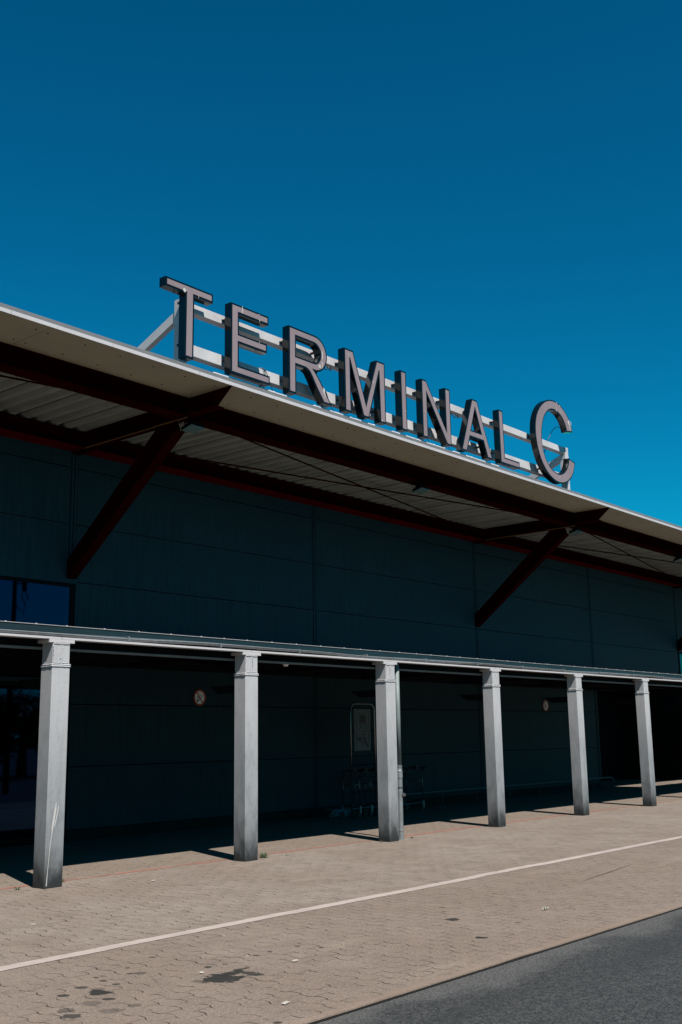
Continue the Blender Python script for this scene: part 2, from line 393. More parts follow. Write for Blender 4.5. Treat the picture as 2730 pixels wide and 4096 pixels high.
m.box((FR[5], 7.5, 0), (FR[6], 7.6, 3.5)).box((FR[5]-.1, 5.31, 0), (FR[5], 7.6, 3.5)).box((FR[6], 5.31, 0), (FR[6]+.1, 7.6, 3.5))
m.build('inner_wall', 'dark', bld)
m = MB(); m.box((3.95, 4.985, 0), (FR[5], 5.15, .185)); m.build('plinth', 'plinth', bld)
for i, X in enumerate(FR):
    if i < 3: z0 = 4.70
    elif X > 31: z0 = 4.745
    else: z0 = .19
    if X > XR-1: continue
    mm = MB(); mm.box((X-.068, 4.985, z0), (X-.012, 5.10, 7.11)).box((X+.012, 4.985, z0), (X+.068, 5.10, 7.11)).box((X-.012, 5.01, z0), (X+.012, 5.11, 7.11))
    mm.build('mullion', 'clad', bld, bevel=.004)
# windows: glazed bays left of the first strut and right of the entrance, upper light above the canopy, glass front below
def window(x0, x1, z0, z1, muls):
    fm = MB()
    fm.box((x0, 4.985, z1), (x1+.045, 5.14, z1+.08))                      # teal head trim
    fm.build('window_head', 'clad', bld)
    fm = MB(); fw = .105
    fm.box((x0, 4.996, z0), (x0+fw, 5.14, z1)).box((x1-fw, 4.996, z0), (x1, 5.14, z1)).box((x0+fw, 4.996, z1-.07), (x1-fw, 5.14, z1)).box((x0+fw, 4.996, z0), (x1-fw, 5.14, z0+.08))
    for mx in muls: fm.box((mx-.03, 5.0, z0+.08), (mx+.03, 5.13, z1-.07))
    w = fm.build('window', 'dark', bld, bevel=.004)
    edges = [x0+fw]+[v for mx in muls for v in (mx-.03, mx+.03)]+[x1-fw]
    for k in range(0, len(edges), 2):
        MB().box((edges[k], 5.015, z0+.08), (edges[k+1], 5.03, z1-.07)).build('pane', 'glass', w)
tr = MB(); tr.box((3.967, 4.985, 3.6), (4.008, 5.14, 4.609)); tr.build('window_trim', 'clad', bld)
window(-3.0, 3.965, 3.6, 4.61, [-1.6, .55])
window(-9.84, -3.05, 3.6, 4.61, [-7.6, -5.4])
window(31.2, 38.0, 3.3, 4.66, [33.4, 35.6])
window(-3.0, 3.45, .05, 2.78, [-1.9, -.8, 1.55])
window(-9.84, -3.05, .05, 2.78, [-7.6, -5.4])
window(31.2, 38.0, .05, 2.78, [33.4, 35.6])
m = MB(); m.box((XL, 5.03, 2.90), (3.5, 5.16, 3.58)).box((3.46, 5.035, 0), (3.93, 5.16, 3.58)); m.build('dark_infill', 'dark', bld)
MB().box((31.3, 5.03, 2.9), (38, 5.16, 3.28)).build('dark_infill', 'dark', bld)
# wall-top beam
MB().box((XL, 4.62, 7.11), (XR, 4.985, 7.131)).build('wall_beam_flange', 'red_bright', bld)
m = MB(); m.box((XL, 4.795, 7.132), (XR, 4.81, 7.40)).box((XL, 4.64, 7.40), (XR, 4.97, 7.42))
m.build('wall_beam', 'red', bld)
# edge beam carrying the roof overhang
m = MB(); m.box((XL, 1.77, 7.155), (XR, 2.09, 7.178)).box((XL, 1.922, 7.178), (XR, 1.938, 7.49)).box((XL, 1.80, 7.478), (XR, 2.06, 7.495))
m.build('edge_beam', 'red', bld)
# cantilever beams and struts
FX = [FR[2]+13.68*k for k in range(-1, 6)]
for X in FX:
    if X > XR-1: continue
    m = MB()
    pro = [(4.61, 7.178), (4.61, 7.474), (2.1, 7.474), (2.1, 7.494), (1.799, 7.497), (.755, 7.497), (1.12, 7.20), (1.76, 7.20), (1.76, 7.178)]
    m.prism([pro], lambda u, v, d: (d, u, v), X-.009, X+.009)
    cb = m.build('cantilever_beam', 'red', bld)
    m = MB(); m.box((X-.10, 1.06, 7.182), (X+.10, 1.765, 7.200)).box((X-.10, 2.095, 7.135), (X+.10, 4.615, 7.155)).box((X-.07, 4.4, 7.06), (X+.07, 4.97, 7.105))
    for zt in (1.35, 2.6): pass
    m.build('flange', 'red', cb)
    m = MB()
    a0, a1 = (4.984, 4.70), (2.02, 6.96); b0, b1 = (4.984, 5.06), (2.50, 7.13)
    def st(u): return u
    lo, hi = (a0, a1), (b0, b1)
    m.box((X-.006, 0, 0), (X-.006+.012, .001, .001)) if False else None
    pro = [(4.984, 4.722), (4.984, 5.04), (2.46, 7.134), (2.10, 7.134), (2.04, 6.98)]
    m.prism([pro], lambda u, v, d: (d, u, v), X-.012, X+.012)
    def slab(p, q, tk, hw):
        (y0, z0), (y1, z1) = p, q; d = Vector((y1-y0, z1-z0)).normalized(); nn = Vector((-d.y, d.x))*tk
        P = []
        m.hexa([(X-hw, y0, z0), (X+hw, y0, z0), (X+hw, y1, z1), (X-hw, y1, z1), (X-hw, y0+nn.x, z0+nn.y), (X+hw, y0+nn.x, z0+nn.y), (X+hw, y1+nn.x, z1+nn.y), (X-hw, y1+nn.x, z1+nn.y)])
    slab((4.983, 4.70), (2.03, 6.955), -.02, .105); slab((4.982, 5.045), (2.47, 7.132), .018, .105)
    stt = m.build('strut', 'red', bld)
    m = MB(); m.box((X-.11, 4.972, 4.70), (X+.11, 4.983, 5.06)); m.build('foot_plate', 'red', stt)
    m = MB()
    m.tube([(X-.10, 1.75, 7.125), (X-.11, 2.5, 7.12), (X-.11, 2.62, 7.118)], .011, 6).tube([(X-.12, 2.55, 7.105), (X-.12, 3.6, 7.10), (X-.12, 4.55, 7.095)], .011, 6)
    m.build('conduit', 'conduit', cb)
# wind bracing rods
for k in range(-1, 5):
    X0 = FR[2]+13.68*k
    for (p, q_) in (((X0+.7, 2.1, 7.25), (X0+13.1, 4.6, 7.28)), ((X0+.9, 4.6, 7.28), (X0+12.9, 2.1, 7.25))):
        m = MB(); dz = .0 if p[1] < 3 else .035
        m.tube([(p[0], p[1], p[2]+dz), (q_[0], q_[1], q_[2]+dz)], .017, 8); m.build('bracing_rod', 'red', bld)
# roof: corrugated deck, soffit boards, fascia
m = MB(); pitch = .30; prof = []
x = XL
while x < XR:
    prof += [(x, 7.445), (x+.035, 7.445), (x+.05, 7.457), (x+.065, 7.445), (x+.10, 7.445), (x+.150, 7.524), (x+.175, 7.524), (x+.185, 7.512), (x+.215, 7.512), (x+.225, 7.524), (x+.250, 7.524)]; x += pitch
rows = [[m.bm.verts.new((px, yy, pz)) for px, pz in prof] for yy in (2.1, 4.99)]
for i in range(len(prof)-1): m.bm.faces.new((rows[0][i], rows[0][i+1], rows[1][i+1], rows[1][i]))
roof = MB().box((XL, .79, 7.53), (XR, 15.2, 7.565)).build('roof', 'grey_metal', bld)
m.build('roof_deck', 'deck', roof)
m = MB(); x = XL+.1
while x < XR-1: m.box((x-.007, 2.1, 7.437), (x+.004, 4.6, 7.4435)); x += .9
m.build('deck_seam', 'black', roof)
m = MB(); k = 0; x = XL+.33+3.47*0
jx = [.335+3.47*i for i in range(-4, 23)]
jn = MB(); 
for a, b in zip(jx, jx[1:]):
    if b > XR: break
    m.box((a+.004, .745, 7.498), (b-.004, 1.795, 7.512))
m.build('soffit', 'soffit', roof)
far = MB()
for a, b in zip(jx, jx[1:]):
    if b > XR: break
    for r_, off in ((.775, 0), (1.0, 0), (1.57, .03)):
        for i in range(6):
            xx = a+.08+off*.4+i*(3.47-.2)/5
            if -3.2 < a < 13.5:
                MB().tube([(xx, r_, 7.4985), (xx, r_, 7.490)], .013, 8).build('soffit_screw', 'black', roof)
            else: far.tube([(xx, r_, 7.4985), (xx, r_, 7.490)], .013, 8)
o = far.build('soffit_screw', 'black', roof); o['kind'] = 'stuff'
m = MB(); x = -13.0+.49
while x < XR-2:
    m.box((x+.003, .728, 7.478), (x+1.735-.003, .742, 7.536)); x += 1.735
m.build('fascia_strip', 'white_metal', roof, bevel=.002)
m = MB(); x = -13.0+.49-.05
while x < XR-2:
    m.box((x+.003, .752, 7.536), (x+1.735-.003, .785, 7.606)); x += 1.735
m.box((XL, .745, 7.500), (XR, .751, 7.596)); m.build('roof_trim', 'grey_metal', roof, bevel=.002)
q = random.Random(2)
for (a, b) in ((3.47, 5.30), (5.93, 7.74), (8.26, 10.10), (10.38, 12.22)):
    m = MB(); pts = []; rad = []; nn = 46
    for i in range(nn+1):
        xx = a+(b-a)*i/nn; lump = .004 if i % 9 else .011
        pts.append((xx, .80, 7.622+q.uniform(-.002, .002))); rad.append(.018+lump*q.uniform(.3, 1)+(0 if 0 < i < nn else -.012))
    m.tube(pts, .02, 10, radii=rad); m.build('flashing_strip', 'flash', roof, smooth=True)

# ------------------------------------------------------------------ walkway canopy
cnp = empty('walkway_canopy', (0, 0, 0), 'low walkway canopy with teal edge and gutter on square silver columns', 'canopy')
CX0, CX1 = -7.1, 41.0; HX0 = 25.2
m = MB(); m.box((CX0, .131, 3.196), (HX0, 4.97, 3.206)).box((HX0, .131, 3.196), (CX1, 2.35, 3.206)); m.build('roof_sheet', 'lightgrey', cnp)
m = MB(); m.box((CX0, .098, 3.078), (CX1, .108, 3.204)); m.build('fascia', 'teal', cnp)
m = MB(); m.box((CX0, .088, 3.2045), (CX1, .13, 3.210))
q = random.Random(4); x = CX0
while x < CX1:
    m.tube([(x, .105, 3.209), (x, .105, 3.219)], .012, 6); x += q.uniform(.42, .62)
m.build('cap_strip', 'white_metal', cnp)
# gutter: trapezoid trough, gently sagging between brackets
m = MB(); rings = []; x = CX0; 
while x <= CX1+.01:
    ph = (x-1.9)/6.86*2*math.pi; dz = .012*math.sin(ph)+.004*math.sin(ph*2.7); tw = .018*math.sin(ph+1.0)
    p = [(-.004, 3.118), (-.004, 3.072), (-.035, 3.064), (-.072, 3.072), (-.088, 3.098), (-.083-.0, 3.105), (-.076, 3.104), (-.066, 3.08), (-.035, 3.072), (-.010, 3.078), (-.010, 3.118)]
    rings.append([m.bm.verts.new((x, yy, zz+dz*(.35 if i in (0, 10) else 1)+(tw*.5 if i in (0, 10) else 0))) for i, (yy, zz) in enumerate((a_+.097, b_+.003) for a_, b_ in p)]); x += .245
for a, b in zip(rings, rings[1:]):
    for i in range(len(a)): j = (i+1) % len(a); m.bm.faces.new((a[i], a[j], b[j], b[i]))
gut = m.build('gutter', 'galv', cnp)
x = 1.22
while x < 28:
    MB().box((x-.012, .004, 3.066), (x+.012, .094, 3.128)).build('gutter_bracket', 'galv', gut); x += 1.715
# columns at 3.43 m
W, D, H = .267, .236, 3.0
cxs = [3.43*k for k in range(-1, 9)]
bm_ = MB()
for a, b in zip(cxs, cxs[1:]):
    bm_.box((a+W/2+.006, .0, 3.024), (b+W/2-.006, .14, 3.052))
bm_.box((CX0, 0, 3.024), (cxs[0]+W/2-.006, .14, 3.052))
eb = bm_.build('edge_channel', 'white_metal', cnp, bevel=.002)
MB().box((CX0, .112, 3.057), (CX1, .125, 3.19)).box((CX0, .0705, 3.0525), (CX1, .14, 3.056)).build('web', 'dark', eb)
m = MB(); m.box((CX0, .242, 2.905), (CX1, .30, 2.934)); m.build('rear_rail', 'lightgrey', cnp)
m = MB(); m.box((CX0, .26, 2.936), (CX1, .272, 3.19)); m.build('rear_web', 'dark', cnp)
m = MB(); y = .32
while y < 4.9:
    m.box((CX0, y, 3.095), (HX0 if y > 2.3 else CX1, y+.085, 3.115)); y += .10
m.box((CX0, .31, 3.116), (HX0, 4.96, 3.13)); m.build('ceiling_slats', 'ceiling', cnp)
m = MB(); m.box((CX0, .93, 3.02), (CX1, 1.05, 3.094)).box((CX0, 2.3, 3.02), (CX1, 2.4, 3.094)).box((CX0, 3.6, 3.02), (HX0, 3.7, 3.094)); m.build('purlin', 'dark', cnp)
for i, X in enumerate(cxs):
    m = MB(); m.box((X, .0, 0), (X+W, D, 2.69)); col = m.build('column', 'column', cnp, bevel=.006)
    m = MB(); e = .004
    m.box((X+e, e, 2.70), (X+W-e, D-e, H-.022)); m.build('column_head', 'column', col, bevel=.008)
    m = MB()   # weld collar and welded seams
    def weld(a, b, r, seed):
        qq = random.Random(seed); n = max(6, int((Vector(b)-Vector(a)).length/.011)); a, b = Vector(a), Vector(b)
        m.tube([a.lerp(b, j/n)+Vector((qq.uniform(-.0015, .0015), 0, qq.uniform(-.0015, .0015))) for j in range(n+1)], r, 6, radii=[r*qq.uniform(.75, 1.25) for _ in range(n+1)])
    for zc in (2.682, 2.704, ):
        weld((X-.004, -.003, zc), (X+W+.004, -.003, zc), .0095, i*7+1); weld((X-.003, -.004, zc), (X-.003, D, zc), .0095, i*7+2)
    m.box((X-.008, -.007, 2.684), (X+W+.008, D, 2.704))
    weld((X+.03, .003, 2.728), (X+.115, .003, 2.728), .006, i); weld((X+.155, .003, 2.728), (X+.24, .003, 2.728), .006, i+1)
    weld((X+.118, .003, 2.722), (X+.118, .003, 2.965), .006, i+2); weld((X+.150, .003, 2.722), (X+.150, .003, 2.965), .006, i+3)
    weld((X+.012, .003, 2.72), (X+.012, .003, 2.965), .005, i+4); weld((X+.01, .002, 2.968), (X+.25, .002, 2.968), .009, i+5)
    m.build('weld_collar', 'column', col, smooth=True)
    m = MB(); m.box((X-.055, -.004, H-.0215), (X+W+.062, D+.02, H+.0215)); m.build('cap_plate', 'white_metal', col, bevel=.003)
    # tapered rafter haunch behind each column
    m = MB(); pro = [(D+.002, 2.72), (D+.002, 3.018), (3.4, 3.018), (3.4, 2.965), (1.25, 2.955)]
    m.prism([pro], lambda u, v, d: (d, u, v), X+W/2-.05, X+W/2+.05); m.build('rafter', 'dark', cnp)
    m = MB(); pro = [(D+.003, 2.425), (D+.003, 2.545), (.90, 2.545), (.68, 2.425)]
    m.prism([pro], lambda u, v, d: (d, u, v), X+W/2-.03, X+W/2+.03); m.build('bracket_arm', 'dark', col)
# paint run on the first column
t0 = cxs[1]
m = MB()
for pts, rad in (([(.135, 1.01), (.125, .92), (.105, .80), (.092, .72), (.085, .62), (.068, .50), (.055, .36), (.042, .18), (.032, .03)], [.003, .012, .014, .011, .004, .004, .003, .0035, .006]),
                 ([(.172, .97), (.160, .90), (.140, .80), (.118, .72)], [.004, .005, .006, .004])):
    L = [(t0+px-r_, z_) for (px, z_), r_ in zip(pts, rad)]; Rr = [(t0+px+r_, z_) for (px, z_), r_ in zip(pts, rad)][::-1]
    m.prism([L+Rr], lambda u, v, d: (u, d, v), -.0005, -.003)
for c_ in [c for c in cnp.children if c.name.startswith('column')]:
    pass
cols = [c for c in cnp.children if c.name.split('.')[0] == 'column']
m.build('paint_run', 'dropping', cols[1])
cols[1]['label'] = 'silver column with a white paint run near its foot'

# ------------------------------------------------------------------ roof sign
sgn = empty('terminal_sign', (2.3, .72, 7.6), 'large rooftop lettering reading TERMINAL C on a pale steel frame', 'sign')
SO = Vector((2.3, .72, 7.6))
def sb(): return MB()
def off(m):
    bmesh.ops.translate(m.bm, vec=-SO, verts=m.bm.verts[:]); return m
def outset(P, d):
    n = len(P); ar = sum(P[i][0]*P[(i+1)%n][1]-P[(i+1)%n][0]*P[i][1] for i in range(n)); sg = 1 if ar > 0 else -1
    out = []
    for i in range(n):
        a, b, c = Vector(P[i-1]), Vector(P[i]), Vector(P[(i+1)%n])
        e1, e2 = (b-a).normalized(), (c-b).normalized()
        n1, n2 = Vector((e1.y, -e1.x))*sg, Vector((e2.y, -e2.x))*sg
        bs = n1+n2
        if bs.length < 1e-3: bs = n1.copy()
        bs.normalize(); k = min(2.6, 1/max(.2, bs.dot(n1))); p = b+bs*d*k; out.append((p.x, p.y))
    return out
def arc(cx, cz, r, a0, a1, n, rz=None):
    rz = rz or r
    return [(cx+r*math.cos(R(a0+(a1-a0)*i/n)), cz+rz*math.sin(R(a0+(a1-a0)*i/n))) for i in range(n+1)]
def catmull(P, n=4):
    o = []
    for i in range(len(P)-1):
        p0, p1, p2, p3 = [Vector(P[max(0, min(len(P)-1, j))]) for j in (i-1, i, i+1, i+2)]
        for k in range(n):
            t_ = k/n; v = .5*((2*p1)+(-p0+p2)*t_+(2*p0-5*p1+4*p2-p3)*t_*t_+(-p0+3*p1-3*p2+p3)*t_**3); o.append((v.x, v.y))
    return o+[tuple(P[-1])]
B, T_ = 7.73, 8.90
GL = {}
GL['T'] = [[(2.385, T_), (3.34, T_), (3.34, 8.81), (2.93, 8.81), (2.925, B), (2.80, B), (2.805, 8.81), (2.385, 8.81)]]
GL['E'] = [[(3.82, T_), (4.66, T_), (4.66, 8.808), (3.942, 8.808), (3.942, 8.385), (4.62, 8.385), (4.62, 8.29), (3.942, 8.29), (3.942, 7.822), (4.69, 7.822), (4.69, B), (3.82, B)]]
GL['R'] = [[(5.24, T_)]+arc(5.90, 8.59, .31, 90, -100, 18)+[(5.82, 8.28)]+catmull([(5.82, 8.28), (5.96, 8.15), (6.11, 7.97), (6.30, B)])[1:]+catmull([(6.15, B), (5.97, 7.955), (5.84, 8.14), (5.76, 8.23), (5.66, 8.275)])+[(5.367, 8.275), (5.367, B), (5.24, B)],
           [(5.367, 8.805)]+arc(5.872, 8.59, .215, 90, -90, 16)+[(5.367, 8.375)]]
GL['R'][0] = [p for i, p in enumerate(GL['R'][0]) if i == 0 or (Vector(p)-Vector(GL['R'][0][i-1])).length > 1e-4]
GL['M'] = [[(6.77, T_), (6.985, T_), (7.375, 7.885), (7.745, T_), (7.95, T_), (7.955, B), (7.835, B), (7.815, 8.745), (7.785, 8.755), (7.435, B), (7.305, B), (6.915, 8.775), (6.885, 8.775), (6.90, B), (6.78, B)]]
GL['I'] = [[(8.525, T_), (8.648, T_), (8.655, B), (8.535, B)]]
GL['N'] = [[(9.24, T_), (9.36, T_), (10.08, 7.93), (10.075, T_), (10.20, T_), (10.205, B), (10.09, B), (9.362, 8.72), (9.365, B), (9.245, B)]]
GL['A'] = [[(11.10, T_), (11.26, T_), (11.785, B), (11.65, B), (11.50, 8.085), (10.935, 8.085), (10.80, B), (10.66, B)], [(11.19, 8.80), (11.44, 8.18), (10.965, 8.18)]]
GL['L'] = [[(12.185, T_), (12.305, T_), (12.33, 7.82), (12.955, 7.82), (12.95, B), (12.205, B)]]
Co = catmull([(15.60,9.14),(15.56,9.25),(15.46,9.41),(15.29,9.56),(15.05,9.675),(14.83,9.71),(14.58,9.69),(14.35,9.61),(14.13,9.46),(13.97,9.28),(13.87,9.09),(13.82,8.87),(13.82,8.66),(13.86,8.44),(13.95,8.23),(14.09,8.03),(14.28,7.87),(14.51,7.76),(14.75,7.71),(14.99,7.725),(15.22,7.80),(15.42,7.93),(15.55,8.09),(15.62,8.27)], 3)
Ci = catmull([(15.39,8.36),(15.36,8.24),(15.26,8.09),(15.11,7.97),(14.93,7.895),(14.74,7.88),(14.54,7.92),(14.35,8.02),(14.20,8.17),(14.10,8.35),(14.055,8.55),(14.06,8.78),(14.11,8.99),(14.19,9.18),(14.31,9.33),(14.46,9.45),(14.63,9.515),(14.84,9.525),(15.03,9.475),(15.18,9.385),(15.295,9.25),(15.36,9.10)], 3)
GL['C'] = [Co+[(15.64, 8.31)]+Ci]
def yz(u, v, d): return (u, d, v)
DROPS = {'T': [((2.75, 8.815), .035, .03), ((3.05, 8.80), .004, .03)], 'E': [((4.05, 8.86), .010, .065), ((4.47, 8.80), .008, .025), ((4.46, 8.40), .004, .02), ((4.45, 8.905), .012, .006)],
         'R': [((6.11, 8.60), .014, .10), ((6.10, 8.42), .010, .07), ((6.03, 8.37), .03, .03), ((6.14, 7.93), .028, .06), ((6.17, 7.85), .010, .05)],
         'M': [((6.86, 8.83), .006, .02), ((7.60, 8.46), .010, .03), ((7.86, 7.74), .010, .02)], 'I': [((8.63, 8.10), .012, .015)], 'N': [((9.31, 8.25), .005, .02), ((10.14, 8.86), .004, .02)],
         'A': [((11.25, 8.165), .006, .012), ((11.28, 8.72), .008, .02)], 'L': [], 'C': [((14.86, 9.60), .005, .05), ((14.86, 9.52), .014, .035), ((15.05, 9.50), .012, .02), ((15.46, 9.33), .045, .055), ((15.50, 9.27), .012, .12), ((15.53, 9.22), .006, .10), ((15.57, 9.32), .012, .07), ((14.9, 9.715), .02, .012), ((15.05, 9.68), .012, .012), ((14.85, 7.82), .01, .02)]}
for ch in ['T', 'E', 'R', 'M', 'I', 'N', 'A', 'L', 'C']:
    loops = GL[ch]; base = loops[0]
    if ch == 'M': base = [p for p in base if p not in ((7.785, 8.755), (6.885, 8.775))]
    o_loops = [outset(base, .035)]+[outset(h, -.035) for h in loops[1:]]
    m = MB(); m.prism(o_loops, yz, .722, .868); le = off(m).build('letter', 'letter_side', sgn, bevel=.003, label='letter %s of the roof sign' % ch)
    m = MB(); m.prism(loops, yz, .716, .7215); off(m).build('letter_face', 'face', le)
    q = random.Random(ord(ch))
    if DROPS[ch]:
        for (px, pz), rx, rz in DROPS[ch]:
            m = MB(); nn = 12; L = [(px+rx*math.cos(2*math.pi*k/nn)*q.uniform(.6, 1.25), pz+rz*math.sin(2*math.pi*k/nn)*q.uniform(.7, 1.3)) for k in range(nn)]
            m.prism([L], yz, .7125, .7155)
            off(m).build('bird_dropping', 'dropping', le)
    # stand-off brackets to the rails
    xs = [p[0] for p in loops[0]]; m = MB()
    bx_ = {'A': [(10.86, 7.98), (11.6, 7.98), (11.17, 8.72)], 'M': [(6.85, 7.98), (7.9, 7.98), (6.85, 8.7), (7.87, 8.7), (7.37, 7.98)], 'I': [(8.59, 7.98), (8.59, 8.7)], 'T': [(2.865, 7.98), (2.865, 8.7)], 'N': [(9.3, 7.98), (9.3, 8.7), (10.14, 8.7), (10.14, 7.98)],
           'C': [(13.93, 8.7), (14.3, 7.98)], 'L': [(12.25, 7.98), (12.25, 8.7)], 'E': [(3.88, 7.98), (3.88, 8.7)], 'R': [(5.3, 7.98), (5.3, 8.7), (6.1, 8.7)]}[ch]
    for (a, b) in bx_: m.box((a-.018, .869, b-.018), (a+.018, .998, b+.018))
    off(m).build('stand_off', 'black', le)
fy0, fy1 = 1.0, 1.15
m = MB(); m.box((3.06, fy0, 8.635), (15.70, fy1, 8.79)); off(m).build('rail', 'frame', sgn, bevel=.006)
m = MB(); m.box((3.06, fy0, 7.885), (15.70, fy1, 8.08)); off(m).build('rail', 'frame', sgn, bevel=.006)
for px in (2.905, 15.705):
    m = MB(); m.box((px, .985, 7.57), (px+.15, 1.14, 8.80)); off(m).build('post', 'frame', sgn, bevel=.005)
    m = MB(); m.bar((px+.075, 1.10, 8.56), (px+.075, 3.28, 7.657), .10, .16); off(m).build('brace', 'frame', sgn, bevel=.004)
m = MB(); m.box((15.70, .99, 8.50), (15.88, 1.16, 8.585)); off(m).build('gusset', 'frame', sgn, bevel=.004)
for px in (8.9,):
    pass
def cable(pts, r=.008):
    m = MB(); P = []
    for i in range(len(pts)-1):
        p0, p1, p2, p3 = [Vector(pts[max(0, min(len(pts)-1, j))]) for j in (i-1, i, i+1, i+2)]
        for k in range(5):
            t_ = k/5; P.append(.5*((2*p1)+(-p0+p2)*t_+(2*p0-5*p1+4*p2-p3)*t_*t_+(-p0+3*p1-3*p2+p3)*t_**3))
    P.append(Vector(pts[-1])); m.tube(P, r, 6); off(m).build('cable', 'black', sgn)
for x0 in (4.84, 6.45, 9.52, 10.28):
    cable([(x0-.12, 1.08, 8.088), (x0, .985, 8.085), (x0+.02, .96, 7.95), (x0-.02, .93, 7.78), (x0-.12, .88, 7.68), (x0-.25, .86, 7.70)])
    cable([(x0-.10, 1.08, 8.088), (x0+.03, .985, 8.08), (x0+.12, .95, 7.85), (x0+.24, .93, 7.62)], .006)
for x0 in (6.66, 10.95):
    cable([(x0-.25, 1.1, 8.63), (x0-.18, 1.05, 8.58), (x0-.13, 1.02, 8.52), (x0-.06, 1.02, 8.54), (x0-.05, 1.03, 8.61), (x0-.02, 1.0, 8.53), (x0+.04, 1.02, 8.54), (x0+.10, 1.08, 8.62)], .009)
cable([(15.33, .86, 9.20), (15.25, .95, 9.22), (15.12, 1.0, 9.10), (14.98, 1.03, 8.90), (14.94, 1.05, 8.80)], .008)
cable([(14.96, 1.12, 8.62), (14.90, 1.2, 8.45), (14.86, 1.3, 8.30)], .012)

# ------------------------------------------------------------------ floodlights on the edge beam
lab = {FR[2]: 'black floodlight where the leftmost strut meets the edge beam', FR[3]: 'black floodlight on the edge beam midway between the two struts, below the letter A',
       FR[4]: 'black floodlight beside the head of the right-hand strut', FR[5]: 'black floodlight at the far right end of the edge beam'}
fl0 = None
for X, lb in lab.items():
    loc = (X+(.12 if X in (FR[2], FR[4]) else -.05), 1.86, 7.10)
    if fl0 is None:
        fl0 = empty('floodlight', (0, 0, 0), lb, 'floodlight', 'floodlights under the roof edge')
        m = MB(); m.hexa([(-.17, -.15, -.085), (.17, -.15, -.085), (.17, .11, -.15), (-.17, .11, -.15), (-.15, -.12, -.03), (.15, -.12, -.03), (.15, .10, -.085), (-.15, .10, -.085)]).box((-.06, -.05, -.05), (.06, .06, .02)); m.build('housing', 'dark', fl0, bevel=.008)
        m = MB(); m.hexa([(-.15, -.135, -.098), (.15, -.135, -.098), (.15, .095, -.156), (-.15, .095, -.156), (-.15, -.135, -.089), (.15, -.135, -.089), (.15, .095, -.147), (-.15, .095, -.147)]); m.build('glass', 'lampglass', fl0)
        m = MB(); m.box((-.18, -.03, -.10), (-.172, .0, .05)).box((.172, -.03, -.10), (.18, .0, .05)).box((-.18, -.03, .041), (.18, .0, .05)); m.build('bracket', 'dark', fl0)
        m = MB(); m.tube([(-.17, .0, -.05), (-.26, .0, -.09), (-.32, .0, -.04), (-.33, .02, .05)], .007, 6); m.build('cable', 'black', fl0)
        fl0.location = loc; fl = fl0
    else: fl = copy_tree(fl0); fl.location = loc; fl['label'] = lb

# ------------------------------------------------------------------ no-smoking signs
def smoke():
    r = empty('no_smoking_sign', (0, 0, 0), 'x', 'sign', 'round no-smoking signs on the wall')
    MB().disc((0, 0), .158, -.002, .004, 40).build('disc', 'sign_white', r)
    m = MB(); m.disc((0, 0), .166, -.008, -.0025, 40, .130)
    c, s_ = math.cos(R(-52)), math.sin(R(-52)); L = [(a*c-b*s_, a*s_+b*c) for a, b in ((-.13, -.012), (.13, -.012), (.13, .012), (-.13, .012))]
    m.prism([L], yz, -.0078, -.0027); m.build('prohibition_ring', 'sign_red', r)
    m = MB(); c, s_ = math.cos(R(40)), math.sin(R(40)); rot = lambda P: [(a*c-b*s_-.005, a*s_+b*c-.022) for a, b in P]
    m.prism([rot([(-.085, -.018), (-.03, -.018), (-.03, .018), (-.085, .018)])], yz, -.006, -.0022)
    m.prism([rot([(-.03, .012), (.10, .012), (.10, .018), (-.03, .018)])], yz, -.006, -.0022); m.prism([rot([(-.03, -.018), (.10, -.018), (.10, -.012), (-.03, -.012)])], yz, -.006, -.0022)
    m.prism([rot([(.095, -.012), (.103, -.008), (.103, .008), (.095, .012)])], yz, -.006, -.0022)
    for P in ([(-.07, -.02), (-.085, .0), (-.06, .02), (-.03, .03)], [(-.045, -.03), (-.062, -.005), (-.04, .015)], [(-.07, .085), (-.02, .10), (.01, .08), (.0, .04)]):
        P = catmull(P, 4); m.prism([[(a, b+.004) for a, b in P]+[(a+.004, b-.005) for a, b in P[::-1]]], yz, -.006, -.0022)
    m.build('cigarette_pictogram', 'sign_black', r)
    return r
ns = smoke(); ns.location = (7.09, 4.985, 2.575); ns['label'] = 'large round no-smoking sign on the dark wall between the first and second columns'
n2 = copy_tree(ns); n2.location = (21.1, 4.985, 2.567); n2['label'] = 'small distant round no-smoking sign between the fourth and fifth columns'

# ------------------------------------------------------------------ trolley collection point: sign stand, trolleys
YS = 4.0
sx0, sx1 = 10.70, 11.56
stn = empty('trolley_sign_stand', (11.13, YS, 0), 'tall tube frame stand with luggage trolley pictograms behind the third column', 'sign stand')
m = MB(); P = [(sx0-11.13, 0, 0), (sx0-11.13, 0, 2.30)]+[(sx0-11.13+.17-.17*math.cos(R(a)), 0, 2.30+.17*math.sin(R(a))) for a in (15, 30, 45, 60, 75, 90)]
P += [(-a[0], 0, a[2]) for a in P[::-1]]
m.tube(P, .019, 10); m.build('tube_frame', 'steel', stn, smooth=True)
for zc in (2.37, 1.88, 1.45, 1.13, .55):
    m = MB(); m.tube([(sx0-11.13+.012, 0, zc), (sx1-11.13-.012, 0, zc)], .013, 8); m.build('crossbar', 'dark', stn)
pl = MB().box((-.33, -.028, 1.44), (.25, -.018, 2.36)).build('sign_panel', 'stand_panel', stn, bevel=.002)
def rrect(cx, cz, w_, h_, r_, n=5):
    P = []
    for (sx_, sz_, a0) in ((1, 1, 0), (-1, 1, 90), (-1, -1, 180), (1, -1, 270)):
        P += arc(cx+sx_*(w_/2-r_), cz+sz_*(h_/2-r_), r_, a0, a0+90, n)
    return P
